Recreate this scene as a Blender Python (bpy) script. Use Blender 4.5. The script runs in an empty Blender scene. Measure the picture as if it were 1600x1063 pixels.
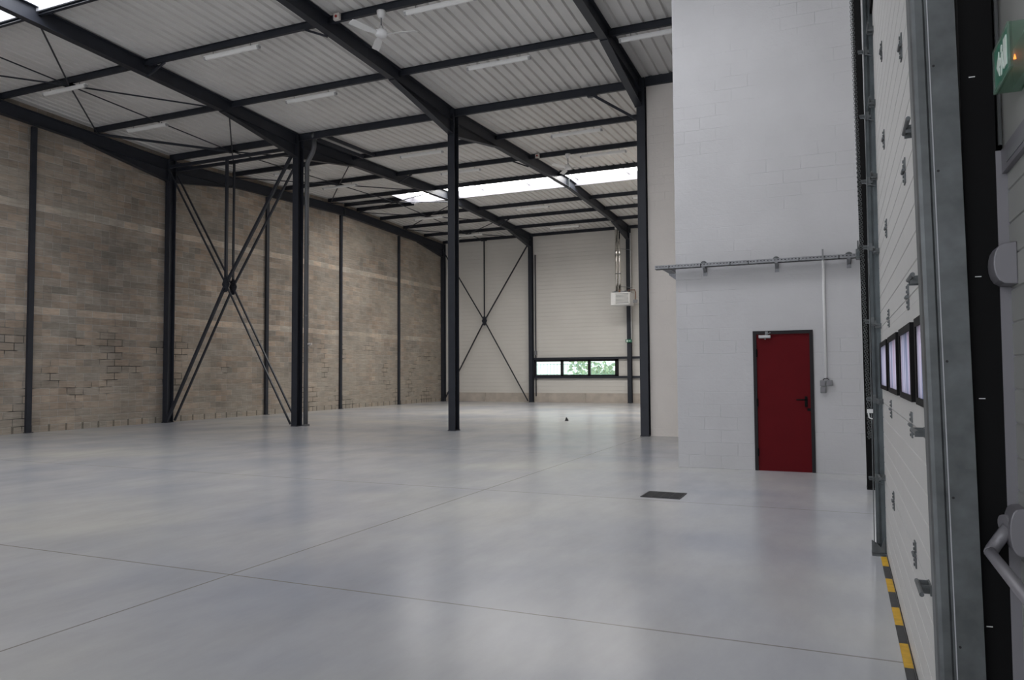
import bpy, bmesh, math, random
from mathutils import Vector, Matrix
random.seed(7)
S = bpy.context.scene
COL = S.collection

# ------------------------------------------------------------------ camera
cd = bpy.data.cameras.new('camera'); cam = bpy.data.objects.new('camera', cd); COL.objects.link(cam)
F_PX = 1184.48; PITCH = .0428; YAW = .4092; ROLL = -.0060; EYE = 1.525
cy, sy = math.cos(YAW), math.sin(YAW); cp, sp = math.cos(PITCH), math.sin(PITCH); cr, sr = math.cos(ROLL), math.sin(ROLL)
Fv = Vector((-sy, cy, 0)); Rv = Vector((cy, sy, 0)); Uv = Vector((0, 0, 1))
F2 = Fv*cp+Uv*sp; U2 = Uv*cp-Fv*sp; R3 = Rv*cr+U2*sr; U3 = U2*cr-Rv*sr
cam.matrix_world = Matrix(((R3.x, U3.x, -F2.x, 0), (R3.y, U3.y, -F2.y, 0), (R3.z, U3.z, -F2.z, EYE), (0, 0, 0, 1)))
cd.sensor_width = 36; cd.lens = F_PX/1600*36; cd.clip_start = .05; cd.clip_end = 500
S.camera = cam
S.view_settings.view_transform = 'Standard'; S.view_settings.look = 'None'
S.view_settings.gamma = 1; S.view_settings.use_curve_mapping = False
S.view_settings.exposure = 1.13

# ------------------------------------------------------------------ world: flat overcast daylight
w = bpy.data.worlds.new('overcast'); S.world = w; w.use_nodes = True
bg = w.node_tree.nodes['Background']; bg.inputs[0].default_value = (.93, .95, 1, 1); bg.inputs[1].default_value = 2.0
ROOFLIGHT = 3.1     # radiance of the translucent rooflight sheets

# ------------------------------------------------------------------ materials
def nt(name):
    m = bpy.data.materials.new(name); m.use_nodes = True
    return m, m.node_tree, m.node_tree.nodes['Principled BSDF']
def N(t, typ, **k):
    n = t.nodes.new(typ)
    for a, v in k.items():
        if a.startswith('i_'):
            key = a[2:]; key = int(key) if key.isdigit() else key
            n.inputs[key].default_value = v
        else: setattr(n, a, v)
    return n
def srgb(r, g, b):
    f = lambda c: (c/255/12.92) if c/255 <= .04045 else ((c/255+.055)/1.055)**2.4
    return (f(r), f(g), f(b), 1)
def plain(name, col, rough=.5, metal=0, noise=.0, scale=3, bump=0, bscale=60, spec=.5):
    m, t, p = nt(name)
    p.inputs['Roughness'].default_value = rough; p.inputs['Metallic'].default_value = metal
    p.inputs['Specular IOR Level'].default_value = spec
    p.inputs['Base Color'].default_value = col
    co = N(t, 'ShaderNodeTexCoord')
    if noise:
        n = N(t, 'ShaderNodeTexNoise', i_Scale=scale, i_Detail=6.0)
        t.links.new(co.outputs['Object'], n.inputs['Vector'])
        r = N(t, 'ShaderNodeMapRange'); r.inputs[1].default_value = .3; r.inputs[2].default_value = .7
        r.inputs[3].default_value = 1-noise; r.inputs[4].default_value = 1+noise
        t.links.new(n.outputs['Fac'], r.inputs[0])
        mx = N(t, 'ShaderNodeVectorMath', operation='SCALE'); mx.inputs[0].default_value = col[:3]
        t.links.new(r.outputs[0], mx.inputs['Scale']); t.links.new(mx.outputs[0], p.inputs['Base Color'])
    if bump:
        n = N(t, 'ShaderNodeTexNoise', i_Scale=bscale, i_Detail=4.0); t.links.new(co.outputs['Object'], n.inputs['Vector'])
        b = N(t, 'ShaderNodeBump', i_Strength=bump, i_Distance=.01); t.links.new(n.outputs['Fac'], b.inputs['Height'])
        t.links.new(b.outputs[0], p.inputs['Normal'])
    return m
def emis(name, col, s):
    m, t, p = nt(name); p.inputs['Base Color'].default_value = (.8, .8, .8, 1)
    p.inputs['Emission Color'].default_value = col; p.inputs['Emission Strength'].default_value = s
    return m

M = {}
M['steel'] = plain('charcoal_paint', (.024, .027, .036, 1), .45, spec=.32, noise=.12, scale=4)
M['steel_black'] = plain('black_paint', (.0045, .0045, .005, 1), .6, spec=.12)
M['galv'] = plain('galvanised_steel', (.115, .125, .13, 1), .45, .5, noise=.22, scale=14)
M['galv_dark'] = plain('galvanised_rail', (.075, .088, .095, 1), .42, .45, noise=.2, scale=9)
M['galv_light'] = plain('galvanised_tray', (.22, .225, .24, 1), .45, .35, noise=.2, scale=25)
M['deck'] = plain('white_roof_deck', (.70, .685, .66, 1), .5, noise=.05, scale=1.3)
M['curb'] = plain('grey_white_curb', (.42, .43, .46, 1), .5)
M['curb_far_dimmed'] = plain('dimmed_curb', (.10, .10, .115, 1), .5)  # curb colour darkened to offset the glare of the far sheet
M['rooflight'] = emis('rooflight_sheet', (.96, .97, 1, 1), ROOFLIGHT)
M['rooflight_far'] = emis('rooflight_sheet_far', (1, .975, .94, 1), ROOFLIGHT*2.35)
M['white_enamel'] = plain('white_enamel', (.78, .78, .77, 1), .35)
M['white_plastic'] = plain('white_plastic', (.82, .82, .82, 1), .45)
M['diffuser'] = plain('fluorescent_cover', (.84, .84, .82, 1), .4)
M['cladding'] = plain('pale_cladding', (.66, .64, .60, 1), .5, noise=.03, scale=.8)
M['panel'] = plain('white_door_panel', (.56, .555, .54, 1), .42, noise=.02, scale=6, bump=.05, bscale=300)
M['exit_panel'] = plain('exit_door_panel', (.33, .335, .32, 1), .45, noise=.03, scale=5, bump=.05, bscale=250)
M['beige'] = plain('beige_block_paint', (.64, .595, .55, 1), .6, noise=.03, scale=1)
M['red'] = plain('red_paint', (.105, .006, .009, 1), .6, noise=.05, scale=3, spec=.08)
M['door_frame'] = plain('dark_door_frame', (.020, .018, .020, 1), .5, spec=.15)
M['grey_plastic'] = plain('grey_plastic', (.20, .205, .215, 1), .45)
M['lock_grey'] = plain('warm_grey_metal', (.20, .195, .215, 1), .42, .1)
M['aluminium'] = plain('aluminium', (.38, .38, .39, 1), .4, .4)
M['chrome'] = plain('polished_flue', (.75, .72, .68, 1), .12, 1)
M['rubber'] = plain('black_rubber', (.012, .012, .013, 1), .7)
M['yellow'] = plain('yellow_paint', (.62, .36, .015, 1), .5, noise=.15, scale=20)
M['stripe_black'] = plain('black_stripe_paint', (.035, .035, .037, 1), .5, noise=.2, scale=20)
M['plinth'] = plain('concrete_plinth', (.46, .41, .36, 1), .8, noise=.15, scale=2.5, bump=.3, bscale=30)
M['downpipe'] = plain('grey_downpipe', (.105, .107, .115, 1), .4, noise=.1, scale=3)
M['cast_iron'] = plain('cast_iron', (.03, .03, .033, 1), .6)
M['exit_green'] = plain('exit_green', (.02, .17, .10, 1), .35)
M['exit_white'] = plain('exit_white', (.75, .85, .78, 1), .35)
M['led'] = emis('orange_led', (1, .17, .02, 1), 3.0)
M['red_dot'] = plain('red_lamp', (.35, .03, .02, 1), .3)
M['box_beige'] = plain('alarm_box', (.62, .57, .53, 1), .5)
M['lamp_cap'] = plain('lamp_cap_grey', (.42, .42, .42, 1), .5)
M['copper'] = plain('brown_pipe', (.20, .11, .07, 1), .5, .3)

def glass(name, tint, trans, rough=.0):
    m, t, p = nt(name); t.nodes.remove(p); out = [n for n in t.nodes if n.type == 'OUTPUT_MATERIAL'][0]
    a = N(t, 'ShaderNodeBsdfTransparent'); a.inputs[0].default_value = tint
    b = N(t, 'ShaderNodeBsdfTranslucent'); b.inputs[0].default_value = (.9, .9, .92, 1)
    g = N(t, 'ShaderNodeBsdfGlossy'); g.inputs['Roughness'].default_value = .05
    m1 = N(t, 'ShaderNodeMixShader'); m1.inputs[0].default_value = trans
    t.links.new(a.outputs[0], m1.inputs[1]); t.links.new(b.outputs[0], m1.inputs[2])
    m2 = N(t, 'ShaderNodeMixShader'); m2.inputs[0].default_value = .06
    t.links.new(m1.outputs[0], m2.inputs[1]); t.links.new(g.outputs[0], m2.inputs[2]); t.links.new(m2.outputs[0], out.inputs[0])
    return m
M['glass'] = glass('clear_glass', (.60, .65, .62, 1), .05)
def acrylic():
    m, t, p = nt('hazy_acrylic'); t.nodes.remove(p); out = [n for n in t.nodes if n.type == 'OUTPUT_MATERIAL'][0]; L = t.links.new
    co = N(t, 'ShaderNodeTexCoord'); mp = N(t, 'ShaderNodeMapping'); mp.inputs['Scale'].default_value = (1, 9, .8); L(co.outputs['Object'], mp.inputs[0])
    n = N(t, 'ShaderNodeTexNoise', i_Scale=1.0, i_Detail=3.0); L(mp.outputs[0], n.inputs['Vector'])
    r = N(t, 'ShaderNodeValToRGB'); e = r.color_ramp.elements; e[0].position = .38; e[0].color = (.20, .22, .28, 1); e[1].position = .66; e[1].color = (.36, .28, .33, 1)
    q = e.new(.52); q.color = (.42, .41, .46, 1); L(n.outputs['Fac'], r.inputs[0])
    b = N(t, 'ShaderNodeBsdfTranslucent'); L(r.outputs[0], b.inputs[0]); a = N(t, 'ShaderNodeBsdfTransparent'); a.inputs[0].default_value = (.8, .8, .9, 1)
    g = N(t, 'ShaderNodeBsdfGlossy'); g.inputs['Roughness'].default_value = .15
    m1 = N(t, 'ShaderNodeMixShader'); m1.inputs[0].default_value = .88; L(a.outputs[0], m1.inputs[1]); L(b.outputs[0], m1.inputs[2])
    m2 = N(t, 'ShaderNodeMixShader'); m2.inputs[0].default_value = .06; L(m1.outputs[0], m2.inputs[1]); L(g.outputs[0], m2.inputs[2]); L(m2.outputs[0], out.inputs[0])
    return m
M['acrylic'] = acrylic()
M['sign_shell'] = glass('green_tinted_shell', (.72, .85, .77, 1), .2)

# rough concrete blocks
def block_mat():
    m, t, p = nt('grey_concrete_blocks'); L = t.links.new
    co = N(t, 'ShaderNodeTexCoord'); sep = N(t, 'ShaderNodeSeparateXYZ'); L(co.outputs['Object'], sep.inputs[0])
    # slight waviness of the coursing
    wn = N(t, 'ShaderNodeTexNoise', i_Scale=.9, i_Detail=2.0); L(co.outputs['Object'], wn.inputs['Vector'])
    wv = N(t, 'ShaderNodeMath', operation='MULTIPLY_ADD'); L(wn.outputs['Fac'], wv.inputs[0]); wv.inputs[1].default_value = .05; L(sep.outputs['Z'], wv.inputs[2])
    cmb = N(t, 'ShaderNodeCombineXYZ'); L(sep.outputs['Y'], cmb.inputs[0]); L(wv.outputs[0], cmb.inputs[1])
    br = N(t, 'ShaderNodeTexBrick'); br.offset = .5; L(cmb.outputs[0], br.inputs['Vector'])
    br.inputs['Scale'].default_value = 1; br.inputs['Brick Width'].default_value = .5; br.inputs['Row Height'].default_value = .2
    br.inputs['Mortar Size'].default_value = .014; br.inputs['Mortar Smooth'].default_value = .5; br.inputs['Bias'].default_value = 0
    br.inputs['Color1'].default_value = (.36, .285, .225, 1); br.inputs['Color2'].default_value = (.26, .235, .205, 1)
    br.inputs['Mortar'].default_value = (.345, .32, .285, 1)
    # individual lighter blocks
    fx = N(t, 'ShaderNodeMath', operation='FLOOR'); d = N(t, 'ShaderNodeMath', operation='DIVIDE'); L(wv.outputs[0], d.inputs[0]); d.inputs[1].default_value = .2; L(d.outputs[0], fx.inputs[0])
    half = N(t, 'ShaderNodeMath', operation='MODULO'); L(fx.outputs[0], half.inputs[0]); half.inputs[1].default_value = 2
    sh = N(t, 'ShaderNodeMath', operation='MULTIPLY_ADD'); L(sep.outputs['Y'], sh.inputs[0]); sh.inputs[1].default_value = 2
    hm = N(t, 'ShaderNodeMath', operation='MULTIPLY'); L(half.outputs[0], hm.inputs[0]); hm.inputs[1].default_value = -.5; L(hm.outputs[0], sh.inputs[2])
    fy = N(t, 'ShaderNodeMath', operation='FLOOR'); L(sh.outputs[0], fy.inputs[0])
    c2 = N(t, 'ShaderNodeCombineXYZ'); L(fy.outputs[0], c2.inputs[0]); L(fx.outputs[0], c2.inputs[1])
    wh = N(t, 'ShaderNodeTexWhiteNoise', noise_dimensions='2D'); L(c2.outputs[0], wh.inputs['Vector'])
    # courses that are paler
    c3 = N(t, 'ShaderNodeCombineXYZ'); L(fx.outputs[0], c3.inputs[1])
    band = N(t, 'ShaderNodeValToRGB'); band.color_ramp.interpolation = 'CONSTANT'
    e = band.color_ramp.elements; e[0].position = 0; e[0].color = (0, 0, 0, 1); e[1].position = 29.5/50; e[1].color = (1, 1, 1, 1)
    for pos, v in ((30.5/50, 0), (15.5/50, .75), (16.5/50, 0)):
        q = e.new(pos); q.color = (v, v, v, 1)
    dv = N(t, 'ShaderNodeMath', operation='DIVIDE'); L(fx.outputs[0], dv.inputs[0]); dv.inputs[1].default_value = 50; L(dv.outputs[0], band.inputs[0])
    v1 = N(t, 'ShaderNodeMapRange'); L(wh.outputs['Value'], v1.inputs[0]); v1.inputs[3].default_value = .84; v1.inputs[4].default_value = 1.16
    v2 = N(t, 'ShaderNodeMath', operation='MULTIPLY_ADD'); L(band.outputs[0], v2.inputs[0]); v2.inputs[1].default_value = .5; L(v1.outputs[0], v2.inputs[2])
    big = N(t, 'ShaderNodeTexNoise', i_Scale=.35, i_Detail=7.0, i_Roughness=.65); L(co.outputs['Object'], big.inputs['Vector'])
    v3 = N(t, 'ShaderNodeMapRange'); L(big.outputs['Fac'], v3.inputs[0]); v3.inputs[1].default_value = .3; v3.inputs[2].default_value = .7; v3.inputs[3].default_value = .72; v3.inputs[4].default_value = 1.3
    v4 = N(t, 'ShaderNodeMath', operation='MULTIPLY'); L(v2.outputs[0], v4.inputs[0]); L(v3.outputs[0], v4.inputs[1])
    # smears of mortar, dark stains
    fine = N(t, 'ShaderNodeTexNoise', i_Scale=6.0, i_Detail=8.0, i_Roughness=.7); L(co.outputs['Object'], fine.inputs['Vector'])
    mp = N(t, 'ShaderNodeMapping'); mp.inputs['Scale'].default_value = (1, .35, 3.2); L(co.outputs['Object'], mp.inputs[0]); L(mp.outputs[0], fine.inputs['Vector'])
    v5 = N(t, 'ShaderNodeMapRange'); L(fine.outputs['Fac'], v5.inputs[0]); v5.inputs[1].default_value = .3; v5.inputs[2].default_value = .7; v5.inputs[3].default_value = .78; v5.inputs[4].default_value = 1.22
    v6 = N(t, 'ShaderNodeMath', operation='MULTIPLY'); L(v4.outputs[0], v6.inputs[0]); L(v5.outputs[0], v6.inputs[1])
    # mortar smeared over the blocks near the floor and further along the wall
    sm = N(t, 'ShaderNodeTexNoise', i_Scale=.55, i_Detail=6.0); L(co.outputs['Object'], sm.inputs['Vector'])
    zz = N(t, 'ShaderNodeMapRange'); L(sep.outputs['Z'], zz.inputs[0]); zz.inputs[1].default_value = 0; zz.inputs[2].default_value = 2.4; zz.inputs[3].default_value = .22; zz.inputs[4].default_value = 0
    yy = N(t, 'ShaderNodeMapRange'); L(sep.outputs['Y'], yy.inputs[0]); yy.inputs[1].default_value = 20; yy.inputs[2].default_value = 30; yy.inputs[3].default_value = 0; yy.inputs[4].default_value = .16
    ad = N(t, 'ShaderNodeMath', operation='ADD'); L(zz.outputs[0], ad.inputs[0]); L(yy.outputs[0], ad.inputs[1])
    ad2 = N(t, 'ShaderNodeMath', operation='ADD'); L(ad.outputs[0], ad2.inputs[0]); L(sm.outputs['Fac'], ad2.inputs[1])
    sr_ = N(t, 'ShaderNodeMapRange'); L(ad2.outputs[0], sr_.inputs[0]); sr_.inputs[1].default_value = .52; sr_.inputs[2].default_value = .75; sr_.inputs[3].default_value = 0; sr_.inputs[4].default_value = .6
    sc = N(t, 'ShaderNodeVectorMath', operation='SCALE'); L(br.outputs['Color'], sc.inputs[0]); L(v6.outputs[0], sc.inputs['Scale'])
    mix = N(t, 'ShaderNodeMix', data_type='RGBA'); L(sr_.outputs[0], mix.inputs[0]); L(sc.outputs[0], mix.inputs[6])
    sc2 = N(t, 'ShaderNodeVectorMath', operation='SCALE'); sc2.inputs[0].default_value = (.37, .335, .285); L(v5.outputs[0], sc2.inputs['Scale']); L(sc2.outputs[0], mix.inputs[7])
    # open black joints in patches
    pn = N(t, 'ShaderNodeTexNoise', i_Scale=.8, i_Detail=3.0); mp2 = N(t, 'ShaderNodeMapping'); mp2.inputs['Location'].default_value = (3, 5, 1); L(co.outputs['Object'], mp2.inputs[0]); L(mp2.outputs[0], pn.inputs['Vector'])
    pr_ = N(t, 'ShaderNodeMapRange'); L(pn.outputs['Fac'], pr_.inputs[0]); pr_.inputs[1].default_value = .56; pr_.inputs[2].default_value = .62
    zr = N(t, 'ShaderNodeMapRange'); L(sep.outputs['Z'], zr.inputs[0]); zr.inputs[1].default_value = 2.3; zr.inputs[2].default_value = 3.4; zr.inputs[3].default_value = 1; zr.inputs[4].default_value = .12
    pj0 = N(t, 'ShaderNodeMath', operation='MULTIPLY'); L(pr_.outputs[0], pj0.inputs[0]); L(zr.outputs[0], pj0.inputs[1])
    pj1 = N(t, 'ShaderNodeMath', operation='MULTIPLY'); L(pj0.outputs[0], pj1.inputs[0]); L(br.outputs['Fac'], pj1.inputs[1])
    # dark wide vertical joints in the lowest course
    pp = N(t, 'ShaderNodeMath', operation='PINGPONG'); L(sep.outputs['Y'], pp.inputs[0]); pp.inputs[1].default_value = .25
    wb = N(t, 'ShaderNodeMath', operation='MULTIPLY'); L(fine.outputs['Fac'], wb.inputs[0]); wb.inputs[1].default_value = .06
    l1 = N(t, 'ShaderNodeMath', operation='LESS_THAN'); L(pp.outputs[0], l1.inputs[0]); L(wb.outputs[0], l1.inputs[1])
    l2 = N(t, 'ShaderNodeMath', operation='LESS_THAN'); L(sep.outputs['Z'], l2.inputs[0]); l2.inputs[1].default_value = .19
    l3 = N(t, 'ShaderNodeMath', operation='MULTIPLY'); L(l1.outputs[0], l3.inputs[0]); L(l2.outputs[0], l3.inputs[1])
    l4 = N(t, 'ShaderNodeMath', operation='MULTIPLY'); L(l3.outputs[0], l4.inputs[0]); l4.inputs[1].default_value = .6
    pj = N(t, 'ShaderNodeMath', operation='MAXIMUM'); L(pj1.outputs[0], pj.inputs[0]); L(l4.outputs[0], pj.inputs[1])
    dk = N(t, 'ShaderNodeMix', data_type='RGBA'); L(pj.outputs[0], dk.inputs[0]); L(mix.outputs[2], dk.inputs[6]); dk.inputs[7].default_value = (.05, .045, .04, 1)
    L(dk.outputs[2], p.inputs['Base Color']); p.inputs['Roughness'].default_value = .9; p.inputs['Specular IOR Level'].default_value = .2
    bp = N(t, 'ShaderNodeBump', i_Strength=.5, i_Distance=.02); inv = N(t, 'ShaderNodeMath', operation='SUBTRACT'); L(fine.outputs['Fac'], inv.inputs[0]); L(br.outputs['Fac'], inv.inputs[1]); L(inv.outputs[0], bp.inputs['Height']); L(bp.outputs[0], p.inputs['Normal'])
    return m
M['blocks'] = block_mat()

def paint_block(name, col, axis):
    m, t, p = nt(name); L = t.links.new
    co = N(t, 'ShaderNodeTexCoord'); sep = N(t, 'ShaderNodeSeparateXYZ'); L(co.outputs['Object'], sep.inputs[0])
    cmb = N(t, 'ShaderNodeCombineXYZ'); L(sep.outputs[axis], cmb.inputs[0]); L(sep.outputs['Z'], cmb.inputs[1])
    br = N(t, 'ShaderNodeTexBrick'); L(cmb.outputs[0], br.inputs['Vector']); br.inputs['Scale'].default_value = 1
    br.inputs['Brick Width'].default_value = .5; br.inputs['Row Height'].default_value = .2; br.inputs['Mortar Size'].default_value = .006; br.inputs['Mortar Smooth'].default_value = .8
    n = N(t, 'ShaderNodeTexNoise', i_Scale=1.6, i_Detail=6.0); L(co.outputs['Object'], n.inputs['Vector'])
    r = N(t, 'ShaderNodeMapRange'); L(n.outputs['Fac'], r.inputs[0]); r.inputs[1].default_value = .3; r.inputs[2].default_value = .7; r.inputs[3].default_value = .965; r.inputs[4].default_value = 1.035
    sc = N(t, 'ShaderNodeVectorMath', operation='SCALE'); sc.inputs[0].default_value = col[:3]; L(r.outputs[0], sc.inputs['Scale'])
    pn = N(t, 'ShaderNodeTexNoise', i_Scale=1.1, i_Detail=4.0); mp2 = N(t, 'ShaderNodeMapping'); mp2.inputs['Location'].default_value = (7, 1, 2); L(co.outputs['Object'], mp2.inputs[0]); L(mp2.outputs[0], pn.inputs['Vector'])
    pr_ = N(t, 'ShaderNodeMapRange'); L(pn.outputs['Fac'], pr_.inputs[0]); pr_.inputs[1].default_value = .5; pr_.inputs[2].default_value = .65; pr_.inputs[3].default_value = .06
    f = N(t, 'ShaderNodeMath', operation='MULTIPLY'); L(br.outputs['Fac'], f.inputs[0]); L(pr_.outputs[0], f.inputs[1])
    inv = N(t, 'ShaderNodeMath', operation='SUBTRACT'); fn = N(t, 'ShaderNodeTexNoise', i_Scale=18.0, i_Detail=5.0); L(co.outputs['Object'], fn.inputs['Vector'])
    L(fn.outputs['Fac'], inv.inputs[0]); m2 = N(t, 'ShaderNodeMath', operation='MULTIPLY'); L(f.outputs[0], m2.inputs[0]); m2.inputs[1].default_value = 2; L(m2.outputs[0], inv.inputs[1])
    bp = N(t, 'ShaderNodeBump', i_Strength=.45, i_Distance=.012); L(inv.outputs[0], bp.inputs['Height']); L(bp.outputs[0], p.inputs['Normal'])
    L(sc.outputs[0], p.inputs['Base Color']); p.inputs['Roughness'].default_value = .6
    return m
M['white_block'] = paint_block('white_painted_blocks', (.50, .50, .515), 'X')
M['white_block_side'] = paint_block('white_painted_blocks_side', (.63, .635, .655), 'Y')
M['beige_block'] = paint_block('beige_painted_blocks', (.74, .69, .64), 'X')

def floor_mat():
    m, t, p = nt('polished_concrete'); L = t.links.new
    co = N(t, 'ShaderNodeTexCoord'); sep = N(t, 'ShaderNodeSeparateXYZ'); L(co.outputs['Object'], sep.inputs[0])
    a = N(t, 'ShaderNodeTexNoise', i_Scale=.32, i_Detail=5.0, i_Roughness=.5); L(co.outputs['Object'], a.inputs['Vector'])
    ra = N(t, 'ShaderNodeValToRGB'); e = ra.color_ramp.elements
    e[0].position = .33; e[0].color = (.385, .40, .445, 1); e[1].position = .67; e[1].color = (.53, .525, .50, 1)
    q = e.new(.5); q.color = (.47, .475, .49, 1); L(a.outputs['Fac'], ra.inputs[0])
    mp = N(t, 'ShaderNodeMapping'); mp.inputs['Rotation'].default_value = (0, 0, .5); mp.inputs['Scale'].default_value = (1, .35, 1); L(co.outputs['Object'], mp.inputs[0])
    b = N(t, 'ShaderNodeTexNoise', i_Scale=2.2, i_Detail=9.0, i_Roughness=.68); L(mp.outputs[0], b.inputs['Vector'])
    rb = N(t, 'ShaderNodeMapRange'); L(b.outputs['Fac'], rb.inputs[0]); rb.inputs[1].default_value = .3; rb.inputs[2].default_value = .7; rb.inputs[3].default_value = .90; rb.inputs[4].default_value = 1.08
    sc = N(t, 'ShaderNodeVectorMath', operation='SCALE'); L(ra.outputs[0], sc.inputs[0]); L(rb.outputs[0], sc.inputs['Scale'])
    # bluish water stains
    st = N(t, 'ShaderNodeTexNoise', i_Scale=.7, i_Detail=1.5); mp3 = N(t, 'ShaderNodeMapping'); mp3.inputs['Location'].default_value = (4, 9, 0); L(co.outputs['Object'], mp3.inputs[0]); L(mp3.outputs[0], st.inputs['Vector'])
    rs = N(t, 'ShaderNodeMapRange', interpolation_type='SMOOTHSTEP'); L(st.outputs['Fac'], rs.inputs[0]); rs.inputs[1].default_value = .35; rs.inputs[2].default_value = .8; rs.inputs[4].default_value = .3
    mx = N(t, 'ShaderNodeMix', data_type='RGBA'); L(rs.outputs[0], mx.inputs[0]); L(sc.outputs[0], mx.inputs[6]); mx.inputs[7].default_value = (.29, .32, .39, 1)
    # sawn joints: X = -4.3 + 5.15 n, Y = 4.5 n (offset 0)
    def line(out, off, step, wd):
        s = N(t, 'ShaderNodeMath', operation='SUBTRACT'); L(out, s.inputs[0]); s.inputs[1].default_value = off
        dd = N(t, 'ShaderNodeMath', operation='PINGPONG'); L(s.outputs[0], dd.inputs[0]); dd.inputs[1].default_value = step/2
        lt = N(t, 'ShaderNodeMath', operation='LESS_THAN'); L(dd.outputs[0], lt.inputs[0]); lt.inputs[1].default_value = wd
        return lt.outputs[0]
    j1 = line(sep.outputs['X'], -4.3, 30.9, .008); j2 = line(sep.outputs['Y'], 4.5, 4.48, .008)
    mj = N(t, 'ShaderNodeMath', operation='MAXIMUM'); L(j1, mj.inputs[0]); L(j2, mj.inputs[1])
    mf = N(t, 'ShaderNodeMath', operation='MULTIPLY'); L(mj.outputs[0], mf.inputs[0]); mf.inputs[1].default_value = .8
    mk = N(t, 'ShaderNodeMix', data_type='RGBA'); L(mf.outputs[0], mk.inputs[0]); L(mx.outputs[2], mk.inputs[6]); mk.inputs[7].default_value = (.20, .185, .155, 1)
    L(mk.outputs[2], p.inputs['Base Color'])
    rr = N(t, 'ShaderNodeMapRange'); L(a.outputs['Fac'], rr.inputs[0]); rr.inputs[1].default_value = .3; rr.inputs[2].default_value = .7; rr.inputs[3].default_value = .22; rr.inputs[4].default_value = .262
    L(rr.outputs[0], p.inputs['Roughness']); p.inputs['Specular IOR Level'].default_value = .62
    wv = N(t, 'ShaderNodeTexNoise', i_Scale=3.0, i_Detail=3.0); L(co.outputs['Object'], wv.inputs['Vector'])
    bp = N(t, 'ShaderNodeBump', i_Strength=.03, i_Distance=.02); L(wv.outputs['Fac'], bp.inputs['Height'])
    return m
M['floor'] = floor_mat()

# ------------------------------------------------------------------ mesh helpers
class MB:
    def __init__(s): s.v = []; s.f = []
    def add(s, vs, fs):
        o = len(s.v); s.v += [tuple(v) for v in vs]; s.f += [tuple(i+o for i in f) for f in fs]; return s
    def box(s, x0, x1, y0, y1, z0, z1):
        x0, x1 = min(x0, x1), max(x0, x1); y0, y1 = min(y0, y1), max(y0, y1); z0, z1 = min(z0, z1), max(z0, z1)
        return s.add([(x0,y0,z0),(x1,y0,z0),(x1,y1,z0),(x0,y1,z0),(x0,y0,z1),(x1,y0,z1),(x1,y1,z1),(x0,y1,z1)],
                     [(0,3,2,1),(4,5,6,7),(0,1,5,4),(1,2,6,5),(2,3,7,6),(3,0,4,7)])
    def prism(s, pts, axis, a, b):
        """polygon pts (2D) extruded along axis; axis 'x': pts=(y,z); 'y': pts=(x,z); 'z': pts=(x,y)"""
        def P(p, c): return {'x': (c, p[0], p[1]), 'y': (p[0], c, p[1]), 'z': (p[0], p[1], c)}[axis]
        n = len(pts)
        return s.add([P(p, a) for p in pts]+[P(p, b) for p in pts],
                     [tuple(range(n))[::-1], tuple(range(n, 2*n))]+[(i, (i+1) % n, n+(i+1) % n, n+i) for i in range(n)])
    def beam(s, p, q, prof, up=(0, 0, 1)):
        """profile polygon list (u sideways, v up) swept straight from p to q"""
        p, q = Vector(p), Vector(q); d = (q-p).normalized(); u = d.cross(Vector(up))
        if u.length < 1e-5: u = Vector((1, 0, 0))
        u.normalize(); v = u.cross(d).normalized()
        for pr_ in prof:
            n = len(pr_)
            s.add([p+u*a+v*b for a, b in pr_]+[q+u*a+v*b for a, b in pr_],
                  [tuple(range(n)), tuple(range(n, 2*n))[::-1]]+[(i, n+i, n+(i+1) % n, (i+1) % n) for i in range(n)])
        return s
    def tube(s, pts, r, n=10, r2=None):
        pts = [Vector(p) for p in pts]; o = len(s.v); m = len(pts)
        ref = None
        for i, p in enumerate(pts):
            d = (pts[min(i+1, m-1)]-pts[max(i-1, 0)]).normalized()
            if ref is None:
                ref = d.orthogonal().normalized()
            u = (ref-d*ref.dot(d)).normalized(); ref = u; v = d.cross(u)
            rr = r if r2 is None else r+(r2-r)*i/(m-1)
            s.v += [tuple(p+(u*math.cos(2*math.pi*k/n)+v*math.sin(2*math.pi*k/n))*rr) for k in range(n)]
        for i in range(m-1):
            for k in range(n):
                a, b = o+i*n+k, o+i*n+(k+1) % n; s.f.append((a, b, b+n, a+n))
        s.f.append(tuple(o+k for k in range(n))[::-1]); s.f.append(tuple(o+(m-1)*n+k for k in range(n)))
        return s
    def lathe(s, c, prof, n=20):
        """prof = (r, z) list, around vertical axis at c"""
        o = len(s.v); c = Vector(c)
        for r, z in prof: s.v += [(c.x+r*math.cos(2*math.pi*k/n), c.y+r*math.sin(2*math.pi*k/n), c.z+z) for k in range(n)]
        for i in range(len(prof)-1):
            for k in range(n):
                a, b = o+i*n+k, o+i*n+(k+1) % n; s.f.append((a, b, b+n, a+n))
        s.f.append(tuple(o+k for k in range(n))[::-1]); s.f.append(tuple(o+(len(prof)-1)*n+k for k in range(n)))
        return s
    def build(s, name, mat, parent=None, loc=(0, 0, 0), smooth=False, bevel=0):
        me = bpy.data.meshes.new(name); me.from_pydata(s.v, [], s.f); me.update()
        bm = bmesh.new(); bm.from_mesh(me); bmesh.ops.recalc_face_normals(bm, faces=bm.faces); bm.to_mesh(me); bm.free()
        o = bpy.data.objects.new(name, me); COL.objects.link(o); me.materials.append(M[mat] if isinstance(mat, str) else mat)
        if parent: o.parent = parent
        o.location = loc
        if smooth:
            for p in me.polygons: p.use_smooth = len(p.vertices) == 4
        if bevel:
            b = o.modifiers.new('edge', 'BEVEL'); b.width = bevel; b.segments = 2; b.limit_method = 'ANGLE'
        return o
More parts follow.
